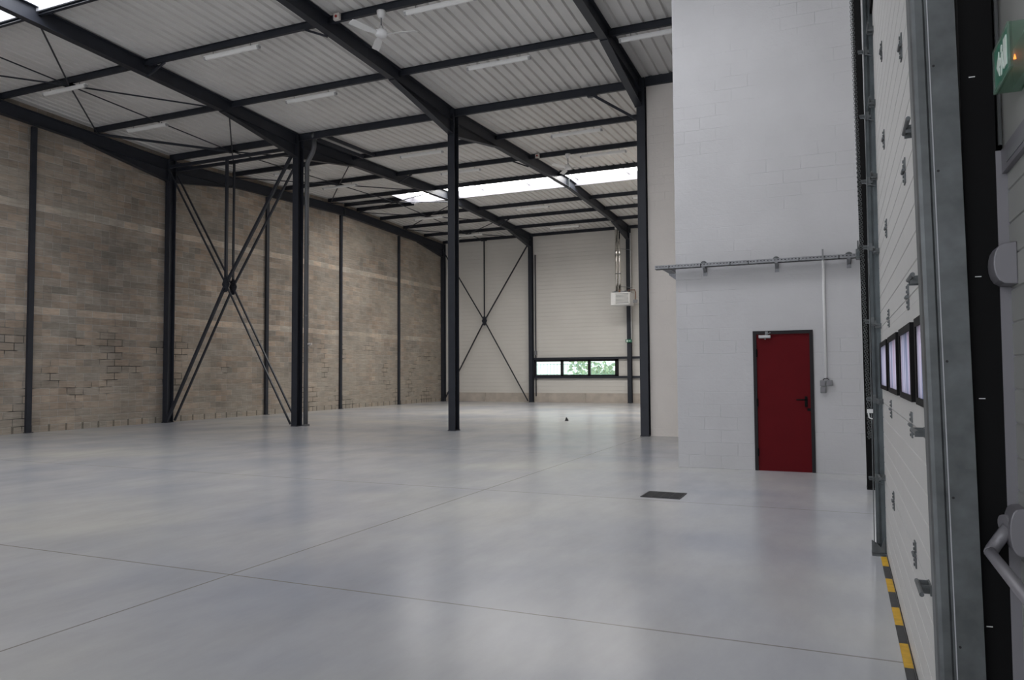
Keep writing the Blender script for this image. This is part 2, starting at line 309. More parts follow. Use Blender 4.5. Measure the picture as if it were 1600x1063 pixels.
def tag(o, label=None, cat=None, group=None, kind=None):
    if label: o['label'] = label
    if cat: o['category'] = cat
    if group: o['group'] = group
    if kind: o['kind'] = kind
    return o
def thing(name, label, cat, loc=(0, 0, 0), group=None, kind='thing'):
    o = bpy.data.objects.new(name, None); COL.objects.link(o); o.location = loc; o.empty_display_size = .2
    return tag(o, label, cat, group, kind)
def copy_tree(o, parent=None):
    c = o.copy(); COL.objects.link(c); c.parent = parent
    for ch in list(o.children): copy_tree(ch, c)
    return c
def struct(o, label, cat): return tag(o, label, cat, kind='structure')

# ------------------------------------------------------------------ layout numbers (metres)
GA, X2, X3, X4, X5 = -19.78, -14.6, -9.43, -4.33, .82        # frame lines
YC, YB = 17.85, 36.30                                       # column row, back wall
NY = -9.0                                                   # near end of the hall, set far back to even the light
YN0, YN1 = 7.75, 9.85                                       # near rooflight
YF0, YF1 = 26.15, 28.0                                      # far rooflight
def roofz(y):
    if y <= 8.75: return 8.93-.03*(8.75-y)
    if y <= YC: return 8.93-(y-8.75)*.0352
    if y <= 27.1: return 8.61+(y-YC)*.0368
    return 8.95-(y-27.1)*.029
BAYS = ((-19.72, X2, 'block wall bay'), (X2, X3, 'middle bay'), (X3, X4, 'bay left of white room'))

# ------------------------------------------------------------------ floor, walls, roof
b = MB().box(-20.2, .9, NY-.2, 36.6, -.2, 0); struct(b.build('floor', 'floor'), 'grey polished concrete floor with sawn joints', 'floor')
ys = [NY-.2, 8.75, 17.85, 27.1, 36.7]
poly = [(y, roofz(y)+.10) for y in ys]
b = MB().prism([(NY-.2, -.01)]+poly+[(36.7, -.01)], 'x', -20.1, -19.84)
struct(b.build('wall_left', 'blocks'), 'rough grey concrete block wall along the left side', 'wall')

# back wall: cladding with horizontal grooves, hole for the ribbon window
WX0, WX1, WZ0, WZ1 = -14.50, -10.05, 1.27, 2.20
def clad(mb, x0, x1, z0, z1, y, pitch=.2):
    pts = [(y, z0)]; z = math.ceil(z0/pitch+.01)*pitch
    while z < z1-.02:
        pts += [(y, z-.008), (y+.008, z-.004), (y+.008, z+.004), (y, z+.008)]; z += pitch
    pts += [(y, z1), (y+.1, z1), (y+.1, z0)]
    mb.prism(pts, 'x', x0, x1)
b = MB(); zt = roofz(YB)+.1
clad(b, -19.84, WX0, .47, zt, YB+.06); clad(b, WX1, -4.1, .47, zt, YB+.06)
clad(b, WX0, WX1, .47, WZ0, YB+.06); clad(b, WX0, WX1, WZ1, zt, YB+.06)
struct(b.build('wall_back', 'cladding'), 'pale ribbed cladding of the back wall above the concrete plinth', 'wall')
b = MB()
for i, x in enumerate([-19.84, -17.3, -14.6, -11.75, -9.43, -6.6]):
    nx = [-17.3, -14.6, -11.75, -9.43, -6.6, -4.1][i]; b.box(x+.006, nx-.006, YB, YB+.2, 0, .47)
struct(b.build('baseboard_back', 'plinth'), 'low bare concrete plinth along the foot of the back wall', 'plinth')

# walls on the right: hall side wall, beige wall, white room, dock wall, wall behind the camera
b = MB().prism([(17.86, 0), (17.86, roofz(17.86)+.1), (27.1, roofz(27.1)+.1), (36.7, roofz(36.7)+.1), (36.7, 0)], 'x', -4.1, -3.9)
struct(b.build('wall_right', 'beige'), 'side wall closing the far part of the hall', 'wall')
b = MB().box(-4.165, -2.2, 17.83, 18.03, 0, 8.40)
struct(b.build('wall_side', 'beige_block'), 'smooth beige painted wall between black column and white block room', 'wall')
b = MB().box(-4.165, -2.2, 17.75, 18.0, 8.40, 8.62); tag(b.build('trim_1', 'steel'), 'black steel edge beam on top of the beige wall', 'beam', kind='structure')
# white block room front wall with door opening
DX0, DX1, DZ = -1.245, -.380, 2.14; WY = 12.25
b = MB(); zt = roofz(WY)+.1
b.box(-2.42, DX0, WY, WY+.2, 0, zt); b.box(DX1, .46, WY, WY+.2, 0, zt); b.box(DX0, DX1, WY, WY+.2, DZ, zt)
struct(b.build('wall_front', 'white_block'), 'tall white painted block wall holding the red door', 'wall')
b = MB().prism([(WY+.2, 0), (WY+.2, roofz(WY+.2)+.1), (17.83, roofz(17.83)+.1), (17.83, 0)], 'x', -2.42, -2.22)
struct(b.build('wall_return', 'white_block_side'), 'white painted block wall returning towards the beige wall', 'wall')
# dock wall (opening for the sectional door)
PY0, PY1, PZ = 2.66, 7.02, 4.55; DWX = .52
b = MB()
def dw(y0, y1, z0, z1=None):
    if z1 is None: b.prism([(y0, z0), (y0, roofz(y0)+.1), (y1, roofz(y1)+.1), (y1, z0)], 'x', DWX, DWX+.2)
    else: b.box(DWX, DWX+.2, y0, y1, z0, z1)
dw(NY, 2.70, 0); dw(PY1, 8.75, 0); dw(8.75, 12.45, 0); dw(2.70, PY1, PZ)
struct(b.build('wall_dock', 'cladding'), 'pale wall around the dock door', 'wall')
b = MB().box(-20.1, -16, NY-.2, NY, 0, 8.7).box(-1, .72, NY-.2, NY, 0, 8.7).box(-16, -1, NY-.2, NY, 6.2, 8.7).box(-16, -1, NY-.2, NY, 0, 1.5).box(-10.8, -10.6, NY-.2, NY, 1.5, 6.2).box(-5.9, -5.7, NY-.2, NY, 1.5, 6.2)  # openings added out of view so that daylight brightens the hall
struct(b.build('wall_near', 'cladding'), 'pale wall at the near end of the hall, openings added for daylight', 'wall')

# roof deck: trapezoidal sheet, ribs running along Y
def deck(mb, x0, x1, y0, y1):
    n0 = round(x0/.25); n1 = round(x1/.25)
    for i in range(n0, n1):
        x = i*.25
        prof = [(x, 0), (x+.158, 0), (x+.178, .05), (x+.23, .05), (x+.25, 0)]
        o = len(mb.v)
        for y in (y0, y1): mb.v += [(a, y, roofz(y)+c) for a, c in prof]
        for k in range(4): mb.f.append((o+k, o+k+1, o+6+k, o+5+k))
b = MB(); XL, XR = -20.0, .75
for y0, y1, x0, x1 in ((NY-.3, YN0, XL, XR), (YN1, YC, XL, XR), (YC, YF0, XL, XR), (YF1, 36.7, XL, XR), (YN0, 8.75, XL, -16.75), (8.75, YN1, XL, -16.75), (YN0, 8.75, -1.0, XR), (8.75, YN1, -1.0, XR),
                       (YF0, 27.1, XL, -16.75), (27.1, YF1, XL, -16.75), (YF0, 27.1, -4.25, XR), (27.1, YF1, -4.25, XR)): deck(b, x0, x1, y0, y1)
o = b.build('ceiling', 'deck'); struct(o, 'white ribbed sheet metal roof deck seen from below', 'ceiling')

# rooflights: white upstand with translucent sheet on top
def rooflight(name, label, x0, x1, y0, y1, sheet='rooflight'):
    t = tag(thing(name, label, 'rooflight', ((x0+x1)/2, (y0+y1)/2, roofz(y0))), kind='structure')
    ox, oy, oz = t.location
    ym = (y0+y1)/2; z0 = min(roofz(y0), roofz(y1)); cb = MB(); th = .04
    for yy, s_ in ((y0, -1), (y1, 1)):
        cb.box(x0-ox-.04, x1-ox+.04, yy-oy, yy-oy+s_*th, roofz(yy)-oz-.10, roofz(yy)-oz+.22)
    for xx, s_ in ((x0, -1), (x1, 1)): cb.box(xx-ox, xx-ox+s_*th, y0-oy, y1-oy, z0-oz-.10, z0-oz+.22)
    cb.build('curb', 'curb' if sheet == 'rooflight' else 'curb_far_dimmed', t)
    s = MB(); n = 8; hw = (y1-y0)/2+.04
    pts = [(ym-oy+math.sin(a)*hw/math.sin(.7), z0-oz+.22+(math.cos(a)-math.cos(.7))*hw) for a in [(-.7+1.4*k/n) for k in range(n+1)]]
    s.add([(x0-ox-.04, p[0], p[1]) for p in pts]+[(x1-ox+.04, p[0], p[1]) for p in pts], [(i, i+1, n+2+i, n+1+i) for i in range(n)])
    s.add([(x0-ox-.04, p[0], p[1]) for p in pts], [tuple(range(n+1))]); s.add([(x1-ox+.04, p[0], p[1]) for p in pts], [tuple(range(n+1))])
    s.build('translucent_sheet', sheet, t)
    g = MB(); x = x0+1.3
    while x < x1:
        g.box(x-ox-.012, x-ox+.012, y0-oy, y1-oy, z0-oz+.14, z0-oz+.17); x += 2.05
    g.build('glazing_bar', 'curb' if sheet == 'rooflight' else 'curb_far_dimmed', t)
    return t
rooflight('rooflight', 'bright translucent rooflight in the top left corner of the roof', -16.75, -.9, YN0, YN1)
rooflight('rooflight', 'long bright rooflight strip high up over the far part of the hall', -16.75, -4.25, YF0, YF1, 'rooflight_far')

# ------------------------------------------------------------------ steel frames
def ibeam(h, wd, tf=.014, tw=.010):
    return [[(-wd/2, -h/2), (wd/2, -h/2), (wd/2, -h/2+tf), (-wd/2, -h/2+tf)],
            [(-wd/2, h/2-tf), (wd/2, h/2-tf), (wd/2, h/2), (-wd/2, h/2)],
            [(-tw/2, -h/2+tf), (tw/2, -h/2+tf), (tw/2, h/2-tf), (-tw/2, h/2-tf)]]
def column(x, y, top, label, group, fw=.20, dp=.25, name='steel_column', mat='steel', bolts=True):
    t = thing(name, label, 'column', (x, y, 0), group)
    s = MB().beam((0, 0, 0), (0, 0, top), ibeam(dp, fw, .016, .011), up=(0, 1, 0))
    MB().box(-fw/2-.01, fw/2+.01, -dp/2-.02, dp/2+.02, 0, .02).build('base_plate', mat, t)
    if bolts:
        for i in range(6):
            for u in (-.05, .05): s.box(u-.014, u+.014, dp/2-.016, dp/2-.03, top-.12-i*.1, top-.148-i*.1)
    s.build('shaft', mat, t)
    return t
RD = .34
def rafter(x, label, y0, ym, y1, drop=.02, hn=(True, True), group='main roof rafters', hl=2.9):
    """bent I-beam from (y0) over the ridge (ym) to (y1) with haunches at the ends"""
    t = thing('roof_rafter', label, 'rafter', (x, ym, roofz(ym)-drop), group)
    oz = t.location.z; L = lambda y: (0, y-ym, roofz(y)-drop-RD/2-oz)
    s = MB().beam(L(y0), L(ym), ibeam(RD, .17)); s.beam(L(ym), L(y1), ibeam(RD, .17)); s.build('beam', 'steel', t)
    for yy, sgn, on in ((y0, 1 if ym > y0 else -1, hn[0]), (y1, 1 if ym > y1 else -1, hn[1])):
        if not on: continue
        z = lambda y: roofz(y)-drop-RD-oz
        ya, yb = yy, yy+sgn*hl; d = .34 if hl > 2.4 else .44
        h = MB(); h.prism([(ya-ym, z(ya)+.02), (yb-ym, z(yb)+.005), (ya-ym, z(ya)-d)], 'x', -.005, .005)
        h.beam((0, ya-ym, z(ya)-d), (0, yb-ym, z(yb)-.005), [[(-.085, -.014), (.085, -.014), (.085, 0), (-.085, 0)]])
        h.build('haunch', 'steel', t)
        e = MB().box(-.09, .09, ya-ym, ya-ym+sgn*.018, z(ya)-d-.03, roofz(ya)-drop-oz); e.build('end_plate', 'steel', t)
    a = MB(); za = roofz(ym)-drop-oz; a.box(-.095, .095, -.014, .014, za-RD-.04, za)
    for i in range(4):
        for u in (-.05, .05): a.box(u-.014, u+.014, -.03, .03, za-.08-i*.08, za-.055-i*.08)
    a.box(-.012, .012, -.2, .2, za-RD-.03, za-RD)
    a.build('apex_plate', 'galv_dark', t)
    return t
names = {GA+.02: 'against the block wall', X2: 'over the column with the downpipe', X3: 'over the free-standing middle column', X4: 'over the column by the beige wall'}
for x, nm in names.items():
    g = x < -19
    dr = .20 if g else .02
    xx = -19.70 if g else x
    rafter(xx, f'charcoal steel rafter of the near roof, {nm}', YC-.135, 8.75, NY+.1, dr, (True, False), 'rafters of the near roof')
    if x != X4: rafter(xx, f'charcoal steel rafter of the far roof, {nm}', YC+.135, 27.1, YB-.28, dr, (True, True), 'rafters of the far roof', hl=2.6)
rafter(X5-.4, 'charcoal steel rafter of the near roof, above the dock wall', 12.2, 8.75, NY+.1, .02, (False, False), 'rafters of the near roof')

zc = roofz(YC)-.02
column(-19.70, YC, zc-.14, 'charcoal column standing against the block wall under the roof valley', 'columns of the valley row')
column(X2, YC, zc, 'charcoal column with a grey downpipe on its right side', 'columns of the valley row')
column(X3, YC, zc, 'free-standing charcoal column in the middle of the hall', 'columns of the valley row')
column(X4+.05, YC-.02, zc, 'charcoal column at the left edge of the beige wall', 'columns of the valley row')
zb = roofz(YB)-.02
column(-19.72, YB-.16, zb-.14, 'charcoal column in the corner of the block wall and back wall', 'columns along the back wall', dp=.2)
column(X2, YB-.16, zb, 'charcoal column at the left end of the ribbon window', 'columns along the back wall', dp=.22)
column(X3, YB-.16, zb, 'charcoal column behind the unit heater on the back wall', 'columns along the back wall', dp=.22)
# thin wall posts on the block wall
for y, lb in ((8.85, 'nearest the camera'), (13.38, 'nearest the left edge of the view'), (22.45, 'just behind the first cross brace'), (27.05, 'first one right of the downpipe column'), (31.75, 'last one before the back corner')):
    t = thing('wall_post', f'slim charcoal steel post on the block wall, {lb}', 'post', (-19.80, y, 0), 'slim posts on the block wall')
    MB().box(-.03, .05, -.07, .07, 0, roofz(y)-.56).build('post_shaft', 'steel', t); MB().box(-.03, .09, -.1, .1, 0, .02).build('foot_plate', 'steel', t)
# black column on the dock wall near the white room
t = thing('steel_column', 'black column in the corner between dock wall and white room', 'column', (.325, 10.88, 0), kind='thing')
MB().beam((0, 0, 0), (-.045, 0, roofz(10.88)-.4), ibeam(.20, .10), up=(0, 1, 0)).build('shaft', 'steel_black', t)
MB().box(-.055, .1, -.12, .12, 0, .02).build('base_plate', 'steel_black', t)

# ------------------------------------------------------------------ purlins
PH = .15
def purlin(x0, x1, y, label, group, h=PH, dz=0.0):
    t = thing('roof_purlin', label, 'purlin', ((x0+x1)/2, y, roofz(y)-h/2-.002-dz), group)
    hl = (x1-x0)/2
    MB().beam((-hl, 0, 0), (hl, 0, 0), ibeam(h, .075, .009, .007)).build('beam', 'steel', t)
    MB().box(-hl, -hl+.012, -.06, .06, -h/2, h/2-.004).build('end_cleat', 'steel', t)
    MB().box(hl-.012, hl, -.06, .06, -h/2, h/2-.004).build('end_cleat', 'steel', t)
    return t
LINES = ((9.93, 'beside the near rooflight'), (12.45, 'second up from the valley, near roof'), (15.15, 'first up from the valley, near roof'),
         (YC, 'along the valley over the column row'), (20.6, 'first row behind the column row'), (23.3, 'second row behind the column row'),
         (26.07, 'along the front edge of the far rooflight'), (30.0, 'first row behind the far rooflight'), (32.05, 'second row behind the far rooflight'),
         (34.1, 'last row before the back wall'), (36.12, 'along the top of the back wall'))
for y, lb in LINES:
    for x0, x1, bn in BAYS:
        dark = h = .20 if y == YC else PH
        purlin(x0+.01, x1-.01, y, f'dark purlin, {bn}, {lb}', 'roof purlins', h)
for y, lb in LINES[:4]:
    purlin(X4+.01, .4 if y < 12 else -2.45, y, f'dark purlin right of last rafter, {lb}', 'roof purlins', .20 if y == YC else PH)
for y, lb in ((27.2, 'nearer'), (28.12, 'farther')):
    purlin(-19.7, -16.8, y, f'short roof purlin ending at the far rooflight, {lb} of the two', 'short purlins left of the far rooflight')
# strut beams in the brace bay under the valley
for y, z, lb in ((17.72, 8.18, 'front'), (18.02, 8.14, 'rear')):
    t = thing('eaves_strut', f'dark tubular strut under the valley beside the block wall, {lb} of the pair', 'strut', (-17.2, y, z), 'struts under the valley')
    MB().box(-2.4, 2.5, -.04, .04, -.045, .045).build('tube', 'steel', t)
# trimmers next to the downpipe (small framing under the deck)
for x, lb in ((-14.15, 'nearer the column'), (-13.72, 'farther from the column')):
    t = thing('roof_trimmer', f'short dark trimmer beside the downpipe top, {lb}', 'trimmer', (x, 19.22, 8.52), 'trimmers beside the downpipe')
    MB().beam((0, -1.3, -.03), (0, 1.3, .06), [[(-.03, -.05), (.03, -.05), (.03, .05), (-.03, .05)]]).build('angle', 'steel', t)

# ------------------------------------------------------------------ cross braces (vertical)
def cross(name, label, y, xa, xb, zt, cx, cz, top, r, group, thick):
    t = thing(name, label, 'brace', (cx, y, cz), group)
    for (px, pz) in ((xa, .06), (xb, .06), (xa, zt), (xb, zt)):
        rr = thick if (px, pz) in ((xa, .06), (xb, zt)) else r
        v = Vector((px-cx, 0, pz-cz)); MB().beam(v.normalized()*.12, v, [[(-rr, -rr), (rr, -rr), (rr, rr), (-rr, rr)]]).build('brace_rod', 'steel', t)
    g = MB().prism([(-.15, 0), (-.05, .24), (.05, .24), (.15, 0), (.05, -.24), (-.05, -.24)], 'y', -.012, .012)
    for a, c in ((-.08, .03), (.08, .03), (0, .16), (0, -.16), (-.07, -.05), (.07, -.05)): g.box(a-.018, a+.018, -.03, .03, c-.018, c+.018)
    g.build('gusset_plate', 'steel', t)
    MB().box(-thick, thick, -thick, thick, .2, top-cz).build('hanger', 'steel', t)
    MB().box(-.16, .16, -.02, .02, top-cz-.02, top-cz+.06).build('hanger_plate', 'steel', t)
    return t
cross('cross_brace', 'front of the two dark steel cross braces beside the block wall', 17.72, -19.59, -14.72, 8.0, -17.22, 4.28, 8.14, .022, 'cross braces of the valley row', .038)
cross('cross_brace', 'rear of the two dark steel cross braces beside the block wall', 18.02, -19.59, -14.72, 7.95, -17.22, 4.22, 8.10, .022, 'cross braces of the valley row', .027)
cross('cross_brace', 'dark steel cross brace in front of the back wall cladding', 36.0, -19.6, -14.74, 8.05, -17.19, 4.25, 8.50, .025, None, .028)

# horizontal roof bracing, between gable rafter and second rafter
BN = [(9.93, 's'), (12.45, 'm'), (15.15, 's'), (YC, 'm'), (20.6, 's'), (23.3, 'm'), (26.07, 's'), (27.2, 'm'), (28.12, 's'), (30.0, 'm'), (32.05, 's'), (34.1, 'm'), (36.0, 's')]
XM, XA_, XB_ = -17.15, -19.62, X2-.08
lbs = ['nearest the camera, beside the near rooflight', 'second from the camera in the near roof', 'ending at the valley in the near roof', 'just behind the valley', 'around the second row of lamps behind the valley',
       'just in front of the far rooflight', 'at the left end of the far rooflight, front half', 'at the left end of the far rooflight, rear half', 'just behind the far rooflight', 'above the rear tube lamps of the block wall bay', 'third from the back wall', 'touching the back wall']
for i in range(len(BN)-1):
    (ya, ka), (yb, kb) = BN[i], BN[i+1]
    dz = .20
    ym = (ya+yb)/2
    t = thing('roof_brace', f'thin dark roof bracing rods, set {lbs[i]}', 'brace', (XM, ym, roofz(ym)-dz), 'roof bracing beside the block wall')
    P = lambda x, y: (x-XM, y-ym, roofz(y)-dz-t.location.z)
    mid, side = (yb, ya) if ka == 's' else (ya, yb)
    rr = .038 if i == 2 else .020
    for xs in (XA_, XB_):
        MB().tube([P(xs, side), P(XM, mid)], rr if xs == XA_ or i != 2 else .02, 8).build('brace_rod', 'steel', t)
    MB().tube([P(XM, ya+.03), P(XM, yb-.03)], .018, 8).build('centre_strut', 'steel', t)
    yy = mid; q = P(XM, mid); MB().box(q[0]-.16, q[0]+.16, q[1]-.1, q[1]+.1, q[2]-.01, q[2]+.01).build('node_plate', 'steel', t)

# knee braces between rafters and purlins
def knee(x, y, s, label, ln=.55):
    t = thing('knee_brace', label, 'brace', (x, y, roofz(y)-.15), 'short knee braces under purlins')
    MB().beam((0, 0, 0), (-s*ln, 0, -.24), [[(-.02, -.02), (.02, -.02), (.02, .02), (-.02, .02)]]).build('angle', 'steel', t)
knee(X2+.60, 12.47, 1, 'short knee brace on the rafter over the downpipe column, near roof')
knee(X3-.60, 12.47, -1, 'short knee brace on the middle rafter, near roof')
knee(X2+.60, 23.32, 1, 'short knee brace on the rafter over the downpipe column, front of the far rooflight')
knee(X2+.60, 32.07, 1, 'short knee brace on the rafter over the downpipe column, behind the far rooflight')
knee(X3-.60, 23.32, -1, 'short knee brace on the middle rafter, front of the far rooflight')
t = thing('wall_brace', 'slanting dark stay from purlin down to the column by the beige wall', 'brace', (X4-.06, 17.80, 7.62))
MB().beam((-1.10, 0, .76), (0, 0, 0), [[(-.03, -.03), (.03, -.03), (.03, .03), (-.03, .03)]]).build('stay_rod', 'steel', t)
MB().box(-1.24, -1.0, -.05, .05, .72, .80).build('cleat', 'steel', t)

# ------------------------------------------------------------------ downpipe on the column
t = thing('downpipe', 'dark grey rainwater downpipe beside the charcoal column', 'pipe', (-14.36, 17.95, 0))
MB().tube([(.27, -.02, 8.45), (.27, -.02, 8.2), (.24, -.02, 8.08), (.17, -.01, 7.98), (.06, 0, 7.84), (.01, 0, 7.74), (0, 0, 7.6), (0, 0, .03)], .068, 14).build('pipe', 'downpipe', t, smooth=True)
for z in (7.0, 5.3, 3.2):
    MB().lathe((0, 0, z), [(.074, 0), (.074, .05)], 14).build('pipe_clip', 'galv', t)
MB().lathe((.27, -.02, 8.4), [(.07, 0), (.10, .08), (.10, .2)], 14).build('outlet', 'galv', t, smooth=True)
MB().box(-.1, .06, .09, .13, 2.34, 2.44).tube([(.08, .0, 2.39), (.20, .0, 2.39)], .035, 10).build('cleaning_cap', 'box_beige', t)
MB().box(-.07, .08, -.08, .08, 0, .05).build('floor_shoe', 'downpipe', t)

# ------------------------------------------------------------------ fluorescent battens, fans, alarm boxes
def batten(x0, y, label, proto=[None], ln=1.55, hang=.14):
    z = roofz(y)-PH-hang
    if proto[0] is None:
        t = thing('tube_lamp', label, 'lamp', (x0+ln/2, y, z), 'fluorescent tube lamps')
        MB().box(-ln/2, ln/2, -.035, .035, .025, .06).build('housing', 'white_enamel', t)
        MB().prism([(-.042, .025), (-.036, -.01), (-.015, -.028), (.015, -.028), (.036, -.01), (.042, .025)], 'x', -ln/2+.05, ln/2-.05).build('diffuser', 'diffuser', t)
        for s in (-1, 1):
            MB().prism([(-.045, .03), (-.038, -.012), (-.016, -.031), (.016, -.031), (.038, -.012), (.045, .03)], 'x', s*(ln/2-.05), s*ln/2).build('end_cap', 'lamp_cap', t)
            MB().tube([(s*ln*.34, 0, .08), (s*ln*.34, 0, hang+.015)], .006, 6).build('hanger', 'galv', t)
        proto[0] = t; return t
    t = copy_tree(proto[0]); t.location = (x0+ln/2, y, z); t['label'] = label; return t
bnm = {'a': 'in the bay beside the block wall', 'b': 'in the middle bay', 'c': 'in the bay left of the white room'}
XS = {'a': -17.9, 'b': -12.8, 'c': -7.65}
for y, lb, bs in ((12.47, 'second row up from the valley', 'abc'), (15.17, 'first row up from the valley', 'abc'), (20.62, 'first row behind the column row', 'abc'),
                  (23.32, 'second row behind the column row', 'abc'), (30.02, 'just behind the far rooflight', 'abc'), (34.12, 'last row before the back wall', 'abc')):
    for k in bs:
        x = XS[k]
        if k == 'a' and y == 12.47: x = -18.12
        if k == 'a' and y == 15.17: x = -18.45
        batten(x, y, f'white tube lamp {bnm[k]}, {lb}'.replace('beside the block wall', 'by the block wall').replace('left of the white room', 'left of white room'))
batten(-4.1, 15.17, 'white fluorescent tube lamp right of the last rafter, cut off by the white wall')

def fan(x, y, label, rot):
    z = roofz(y)-PH
    t = thing('ceiling_fan', label, 'fan', (x, y, z), 'ceiling fans')
    MB().lathe((0, 0, -.12), [(.05, -.02), (.085, .06), (.09, .12)], 16).build('canopy', 'white_plastic', t, smooth=True)
    MB().tube([(0, 0, -.08), (0, 0, -.34)], .014, 8).build('down_rod', 'grey_plastic', t)
    MB().lathe((0, 0, -.52), [(.03, 0), (.11, .02), (.13, .07), (.11, .13), (.04, .17), (.035, .22)], 20).build('motor', 'white_plastic', t, smooth=True)
    for k in range(3):
        a = rot+k*2*math.pi/3; c, s = math.cos(a), math.sin(a)
        def q(r, wd, z_): return (c*r-s*wd, s*r+c*wd, z_)
        bl = MB(); zz = -.47
        pts = [(.1, .03), (.2, .035), (.3, .07), (.72, .075), (.74, .06)]
        vs = [q(r, wd, zz+.02) for r, wd in pts]+[q(r, -wd, zz-.02) for r, wd in pts]
        vs2 = [(x_, y_, z_+.008) for x_, y_, z_ in vs]; n = len(pts)
        fs = []
        for i in range(n-1): fs += [(i, i+1, n+i+1, n+i), (2*n+i, 2*n+i+1, 3*n+i+1, 3*n+i)]
        for i in range(n-1): fs += [(i, i+1, 2*n+i+1, 2*n+i), (n+i, n+i+1, 3*n+i+1, 3*n+i)]
        fs += [(0, n, 3*n, 2*n), (n-1, 2*n-1, 4*n-1, 3*n-1)]
        bl.add(vs+vs2, fs).build('blade', 'white_enamel', t)
    return t
fan(-8.15, 12.42, 'white three-blade ceiling fan at the top of the picture', .22)
fan(-8.05, 23.25, 'white three-blade ceiling fan just in front of the far rooflight', .1)
def alarm(x, y, label):
    t = thing('alarm_box', label, 'alarm', (x, y, roofz(y)-.10), 'small alarm boxes on purlins')
    MB().box(-.07, .07, -.11, -.04, -.07, .07).build('case', 'box_beige', t, bevel=.008)
    MB().tube([(0, -.11, 0), (0, -.122, 0)], .028, 14).build('lamp_dot', 'red_dot', t)
alarm(X3+.28, 12.42, 'small beige box with red dot beside the middle rafter, near roof')
alarm(X3+.33, 23.27, 'small beige box with red dot beside the middle rafter, far roof')

# ------------------------------------------------------------------ ribbon window in the back wall
t = struct(thing('window_1', '', 'window', ((WX0+WX1)/2, YB+.05, 1.73)), 'ribbon window of three panes in dark frames low in the back wall', 'window')
ox, oy, oz = t.location
fr = MB(); X0, X1 = WX0-ox, WX1-ox
fr.box(X0, X1, -.06, .08, WZ1-.14-oz, WZ1-oz); fr.box(X0, X1, -.06, .08, WZ0-oz, WZ0+.12-oz)
fr.box(X0, X0+.09, -.06, .08, WZ0-oz, WZ1-oz); fr.box(X1-.17, X1, -.06, .08, WZ0-oz, WZ1-oz)
for xm in (-13.0, -11.555): fr.box(xm-.06-ox, xm+.06-ox, -.06, .08, WZ0-oz, WZ1-oz)
fr.build('window_frame', 'door_frame', t)
for a, c in ((WX0+.09, -13.06), (-12.94, -11.615), (-11.495, WX1-.17)):
    MB().box(a-ox, c-ox, .0, .008, WZ0+.12-oz, WZ1-.14-oz).build('window_pane', 'glass', t)
for z, lb in ((2.215, 'upper'), (1.27, 'lower')):
    tt = thing('wall_girt', f'{lb} of the two dark girts framing the ribbon window', 'girt', (-11.9, YB-.02, z), 'girts along the back wall')
    MB().box(-2.68, 7.6, -.05, .05, -.055, .055).build('girt_beam', 'steel', tt)
# emergency sign on back column
def sign_small(x, y, z):
    t = thing('exit_sign', 'small green emergency exit sign on the back wall column', 'sign', (x, y, z))
    MB().box(-.15, .15, -.04, .04, -.075, .075).build('case', 'exit_green', t, bevel=.01)
    MB().box(-.11, -.03, -.046, -.04, -.05, .05).build('pictogram', 'exit_white', t)
    MB().prism([(.0, -.012), (.06, -.012), (.06, -.035), (.11, 0), (.06, .035), (.06, .012), (.0, .012)], 'y', -.046, -.04).build('arrow', 'exit_white', t)
sign_small(-9.43, YB-.32, 3.02)
# cable down the column
t = thing('cable_conduit', 'pale conduit running down the column behind the heater', 'conduit', (-9.30, YB-.29, 0))
MB().tube([(0, 0, 3.1), (0, 0, 8.3)], .016, 8).build('tube', 'white_plastic', t)
t = thing('cable_conduit', 'dark conduit beside the column at the left end of the window', 'conduit', (-14.40, YB-.02, 0))
MB().tube([(0, 0, .3), (0, 0, 7.6)], .03, 8).build('tube', 'steel', t)
MB().box(-.06, .06, -.08, .02, 2.42, 2.62).build('switch_box', 'grey_plastic', t)

# unit heater with flues
HX, HY, HZ = -9.50, 34.75, 4.98
t = thing('unit_heater', 'white unit heater with louvred front and twin metal flues', 'heater', (HX, HY, HZ))
MB().box(-.46, .47, 0, .75, -.30, .30).build('cabinet', 'white_enamel', t, bevel=.02)
g = MB().box(-.24, .44, -.03, 0, .24, .275).box(-.24, .44, -.03, 0, -.26, -.225).box(-.24, -.21, -.03, 0, -.26, .275).box(.41, .44, -.03, 0, -.26, .275)
g.build('louvre_frame', 'white_enamel', t)
g = MB()
for i in range(7):
    z = -.17+i*.06; g.prism([(-.035, z-.02), (-.03, z-.022), (0, z+.018), (-.004, z+.02)], 'x', -.21, .41)
g.build('louvre_blades', 'white_enamel', t)
MB().box(-.21, .41, -.002, .002, -.225, .24).build('louvre_backing', 'grey_plastic', t)
for px in (-.24, -.085):
    fl = MB().tube([(px, .3, .28), (px, .3, 2.2), (px-(.04 if px > -.1 else 0), .3, 3.4)], .06, 14).build('flue_pipe', 'chrome', t, smooth=True)
    c = MB()
    for z in (1.2, 2.1): c.lathe((px, .3, z), [(.066, 0), (.066, .04)], 14)
    c.build('flue_band', 'galv', fl)
MB().lathe((-.17, .3, 3.36), [(.1, 0), (.13, .04), (.13, .16), (.08, .2)], 16).build('flue_collar', 'white_enamel', t, smooth=True)
for z in (.62, 2.45):
    MB().tube([(-.22, .3, z), (.30, 1.15, z)], .012, 6).build('flue_bracket', 'galv_light', t)
MB().tube([(.3, .35, .28), (.3, .35, .42), (.62, .35, .42), (.66, .35, .30), (.66, .35, -.05)], .025, 8).build('gas_pipe', 'copper', t)
MB().box(.56, .74, .25, .4, -.2, -.05).build('valve', 'grey_plastic', t)
br_ = MB()
for s in (.1, .6): br_.box(-.40, .30, s, s+.04, .30, .36)
br_.box(.20, .26, .1, 1.35, .33, .38); br_.box(-.3, -.24, .1, 1.55, .33, .38); br_.build('wall_bracket', 'galv_light', t)
